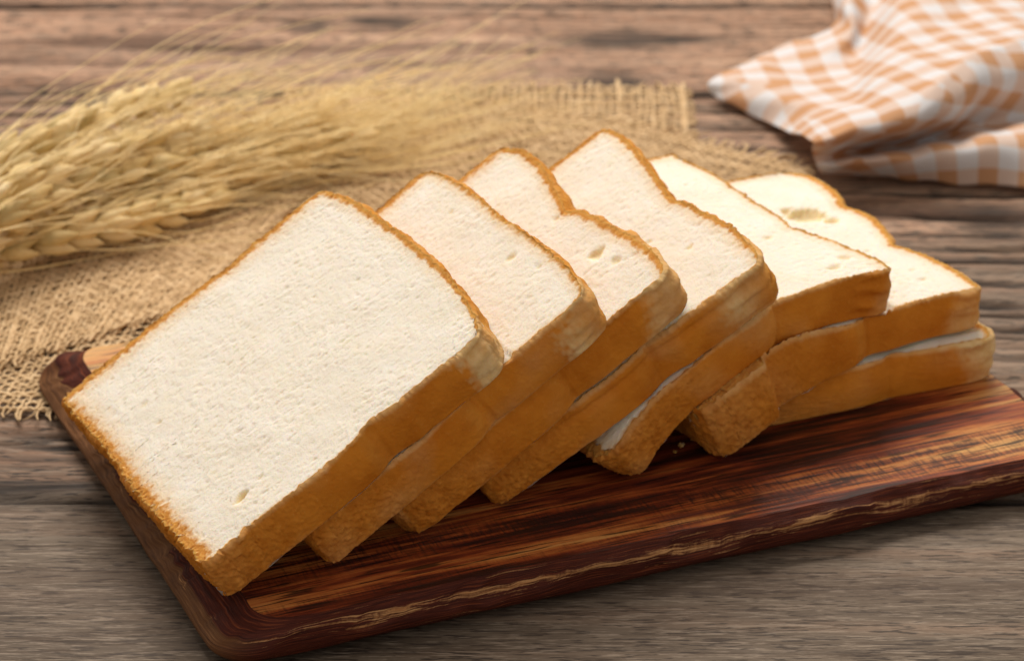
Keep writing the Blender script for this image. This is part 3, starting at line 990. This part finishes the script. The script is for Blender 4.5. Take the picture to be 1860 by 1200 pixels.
from mathutils import Matrix
for ei, (pl, lab) in enumerate(EARS):
    r = np.random.default_rng(100 + ei)
    W_ = np.array([at(x, y, z * .01) for x, y, z in pl])
    l = np.concatenate([[0], np.cumsum(np.linalg.norm(np.diff(W_, axis=0), axis=1))])
    tt = np.linspace(0, l[-1], 60)
    ax = np.stack([np.interp(tt, l, W_[:, k]) for k in range(3)], 1)
    for _ in range(30):
        ax[1:-1] = (ax[:-2] + 2 * ax[1:-1] + ax[2:]) / 4
    tg = np.gradient(ax, axis=0)
    tg /= np.linalg.norm(tg, axis=1, keepdims=True)
    e = tag(empty('wheat_ear', ax[0]), lab, 'wheat ear', 'dry bearded wheat ears in a bundle')
    o0 = ax[0]
    v, q = tubes(ax[None] - o0, np.linspace(.0013, .0008, 60)[None], 6)
    obj('stem', mesh('stem', v, q), M_STEM, e)
    n = int(l[-1] / .0064)
    tw = r.uniform(0, 6.28)
    awp, awr = [], []
    for k in range(n):
        f = (k + .5) / n
        j = min(int(f * 59), 58)
        p, d = ax[j], tg[j]
        upv = np.array([0, 0, 1.0])
        sv = np.cross(d, upv)
        sv /= np.linalg.norm(sv)
        uv_ = np.cross(sv, d)
        sgn = 1 if k % 2 else -1
        an = (0.35 if ei % 2 else .9) + .25 * math.sin(f * 3 + tw)
        axs = (sv * math.cos(an) + uv_ * math.sin(an)) * sgn
        cross = np.cross(d, axs)
        for fl in (-1, 0, 1):
            sp_ = axs * (.42 + .10 * r.standard_normal()) + cross * (fl * .36 + .08 * r.standard_normal())
            gd = d + sp_ * (1.0 if fl else 1.15) * (1 - .35 * f)
            gd /= np.linalg.norm(gd)
            base = p + axs * .0012 + cross * fl * .0014
            base[2] = max(base[2], .0065)
            if gd[2] < 0 and base[2] < .012:
                gd[2] *= .2
            sc = (1.36 - .3 * abs(f - .4)) * r.uniform(.88, 1.12) * (.92 if fl else 1.05)
            Rm = rot_to(gd, axs + .01)
            o = bpy.data.objects.new('grain', GR[r.integers(4)])
            S.collection.objects.link(o)
            o.parent = e
            mt = Matrix.Identity(4)
            for a_ in range(3):
                for b_ in range(3):
                    mt[a_][b_] = Rm[a_, b_] * sc
                mt[a_][3] = base[a_] - o0[a_]
            o.matrix_local = mt
            for rep in range(3 if ei > 3 else 2):
                if r.random() > (.72 if ei > 3 else .6):
                    continue
                tip = base + gd * .0115 * sc
                L = r.uniform(.07, .15) * (1.0 if rep % 2 == 0 else .75)
                ad = d + .24 * sp_ + r.standard_normal(3) * np.array([.08, .10, .06]) + np.array([.03, .13, .04])
                ad /= np.linalg.norm(ad)
                s = np.linspace(0, 1, 9)[:, None]
                bend = r.standard_normal(3) * .012
                dr = -.012 - .02 * r.random()
                c = tip + (ad * .35 + gd * .65) * L * .18 * np.minimum(s / .18, 1) + ad * L * np.maximum(s - .18, 0) + bend * s ** 2 + np.array([0, 0, dr]) * s ** 2
                c[:, 2] = np.maximum(c[:, 2], .0062 + .0006 * r.random())
                awp.append(c - o0)
                awr.append(np.linspace(.00027, .00010, 9) * r.uniform(.85, 1.25))
    v, q = tubes(np.array(awp), np.array(awr), 3)
    tag(obj('awns', mesh('awns', v, q), M_AWN, e), kind='stuff')

# ------------------------------------------------------------------ napkin
HZ = .76
COLS = [
    [(1470, -160, .8), (1500, -60, 1.2), (1512, 0, 1.3), (1508, 45, 1.0), (1400, 92, .5), (1296, 142, 1.0), (1300, 178, .2), (1400, 228, .15), (1474, 252, 2.9), (1475, 268, 2.2), (1479, 285, 1.4), (1484, 303, .7), (1490, 318, .08)],
    [(1540, -160, 2.4), (1545, -60, 2.6), (1540, 0, 2.6), (1545, 55, 1.9), (1490, 105, 1.2), (1410, 145, 1.3), (1400, 175, 1.2), (1455, 213, 1.5), (1502, 240, 3.5), (1505, 262, 2.9), (1515, 285, 1.1), (1520, 300, 1.2), (1530, 320, .08)],
    [(1600, -160, 1.8), (1595, -60, 1.8), (1590, 0, 1.8), (1572, 60, 1.3), (1555, 105, 1.2), (1530, 150, 1.5), (1520, 180, 2.1), (1530, 205, 3.0), (1560, 222, 3.7), (1565, 250, 3.0), (1570, 275, .5), (1575, 290, 1.7), (1590, 321, .08)],
    [(1650, -160, 3.2), (1645, -60, 3.4), (1640, 0, 3.4), (1625, 55, 3.2), (1605, 100, 3.1), (1590, 140, 3.3), (1590, 165, 3.6), (1605, 190, 4.0), (1640, 200, 4.3), (1645, 232, 3.3), (1650, 262, .4), (1650, 277, 2.0), (1660, 326, .08)],
    [(1720, -160, 3.4), (1710, -60, 3.7), (1700, 0, 3.7), (1685, 50, 3.6), (1670, 90, 3.7), (1655, 120, 4.0), (1655, 140, 4.3), (1670, 158, 4.6), (1698, 165, 4.8), (1715, 205, 3.7), (1725, 245, .5), (1725, 265, 2.2), (1735, 333, .08)],
    [(1800, -160, 3.2), (1790, -60, 3.4), (1775, 0, 3.3), (1755, 35, 3.4), (1735, 65, 3.8), (1720, 85, 4.2), (1725, 98, 4.5), (1740, 106, 4.8), (1765, 108, 5.0), (1790, 160, 3.8), (1800, 225, .7), (1800, 255, 2.3), (1815, 337, .08)],
    [(1900, -160, 3), (1890, -60, 3.2), (1880, -10, 3.2), (1865, 15, 3.4), (1850, 35, 3.6), (1845, 48, 3.9), (1852, 58, 4.1), (1862, 66, 4.3), (1880, 75, 4.4), (1895, 130, 3.4), (1900, 205, .9), (1900, 235, 2.3), (1910, 346, .08)],
    [(2050, -160, 2.5), (2050, -60, 2.6), (2040, -20, 2.7), (2030, 0, 2.8), (2020, 20, 3), (2010, 35, 3.2), (2010, 45, 3.3), (2020, 52, 3.4), (2040, 60, 3.4), (2050, 120, 2.8), (2050, 190, 1.8), (2050, 220, 2.0), (2060, 350, .08)]]
CT = np.array([[at(x, y, .002 + z * .01 * HZ) for x, y, z in c] for c in COLS])   # (cols, rows, 3)


def cr_interp(A, n, axis):
    A = np.moveaxis(A, axis, 0)
    m = len(A)
    Pd = np.concatenate([2 * A[:1] - A[1:2], A, 2 * A[-1:] - A[-2:-1]])
    t = np.linspace(0, m - 1 - 1e-9, n)
    k = t.astype(int)
    f = (t - k).reshape(-1, *([1] * (A.ndim - 1)))
    p0, p1, p2, p3 = Pd[k], Pd[k + 1], Pd[k + 2], Pd[k + 3]
    R = .5 * (2 * p1 + (p2 - p0) * f + (2 * p0 - 5 * p1 + 4 * p2 - p3) * f ** 2 + (3 * p1 - p0 - 3 * p2 + p3) * f ** 3)
    return np.moveaxis(R, 0, axis)


NU, NV = 133, 169
NP = cr_interp(cr_interp(CT, NU, 0), NV, 1)       # (NU, NV, 3)
for _ in range(3):
    Q_ = NP.copy()
    NP[1:-1, 1:-1] = (Q_[:-2, 1:-1] + Q_[2:, 1:-1] + Q_[1:-1, :-2] + Q_[1:-1, 2:] + 2 * Q_[1:-1, 1:-1]) / 6
wr1 = field(512, 40, 90, 61)
NP[..., 2] += .0007 * samp(wr1, NP[..., 0] * 2500, NP[..., 1] * 2500)
NP[..., 2] = np.maximum(NP[..., 2], .0016)
# flatten the sheet for its woven checks
def relax(Pn, U, its):
    sl_ = ((np.s_[1:, :], np.s_[:-1, :]), (np.s_[:, 1:], np.s_[:, :-1]), (np.s_[1:, 1:], np.s_[:-1, :-1]), (np.s_[1:, :-1], np.s_[:-1, 1:]))
    ls = [np.linalg.norm(Pn[a_] - Pn[b_], axis=2) for a_, b_ in sl_]
    for it in range(its):
        G_ = np.zeros_like(U)
        for (a_, b_), ln in zip(sl_, ls):
            D_ = U[a_] - U[b_]
            n_ = np.linalg.norm(D_, axis=2) + 1e-9
            c_ = D_ * ((n_ - ln) / n_)[..., None]
            G_[a_] -= c_
            G_[b_] += c_
        U = U + .11 * G_
    return U


NC = NP[::6, ::6]
du = np.linalg.norm(np.diff(NC, axis=0), axis=2)
dv = np.linalg.norm(np.diff(NC, axis=1), axis=2)
U = np.zeros((*NC.shape[:2], 2))
U[..., 0] = np.concatenate([[0], np.cumsum(du.mean(1))])[:, None]
U[..., 1] = np.concatenate([[0], np.cumsum(dv.mean(0))])[None]
U = relax(NC, U, 4000)
U = relax(NP, cr_interp(cr_interp(U, NU, 0), NV, 1), 900)
ra = math.radians(12)
gu = U[..., 0] * math.cos(ra) - U[..., 1] * math.sin(ra)
gv = U[..., 0] * math.sin(ra) + U[..., 1] * math.cos(ra)
o0 = at(1650, 330)
me = mesh('checked_napkin', (NP - o0).reshape(-1, 3), gridq(NV, NU), dict(gu=gu.ravel() + 1, gv=gv.ravel() + 1))
nap = obj('checked_napkin', me, M_GING, None, o0)
sm_ = nap.modifiers.new('thickness', 'SOLIDIFY')
sm_.thickness = .0009
sm_.offset = -1
tag(nap, 'crumpled orange and white checked cotton napkin at the back right of the table', 'napkin')
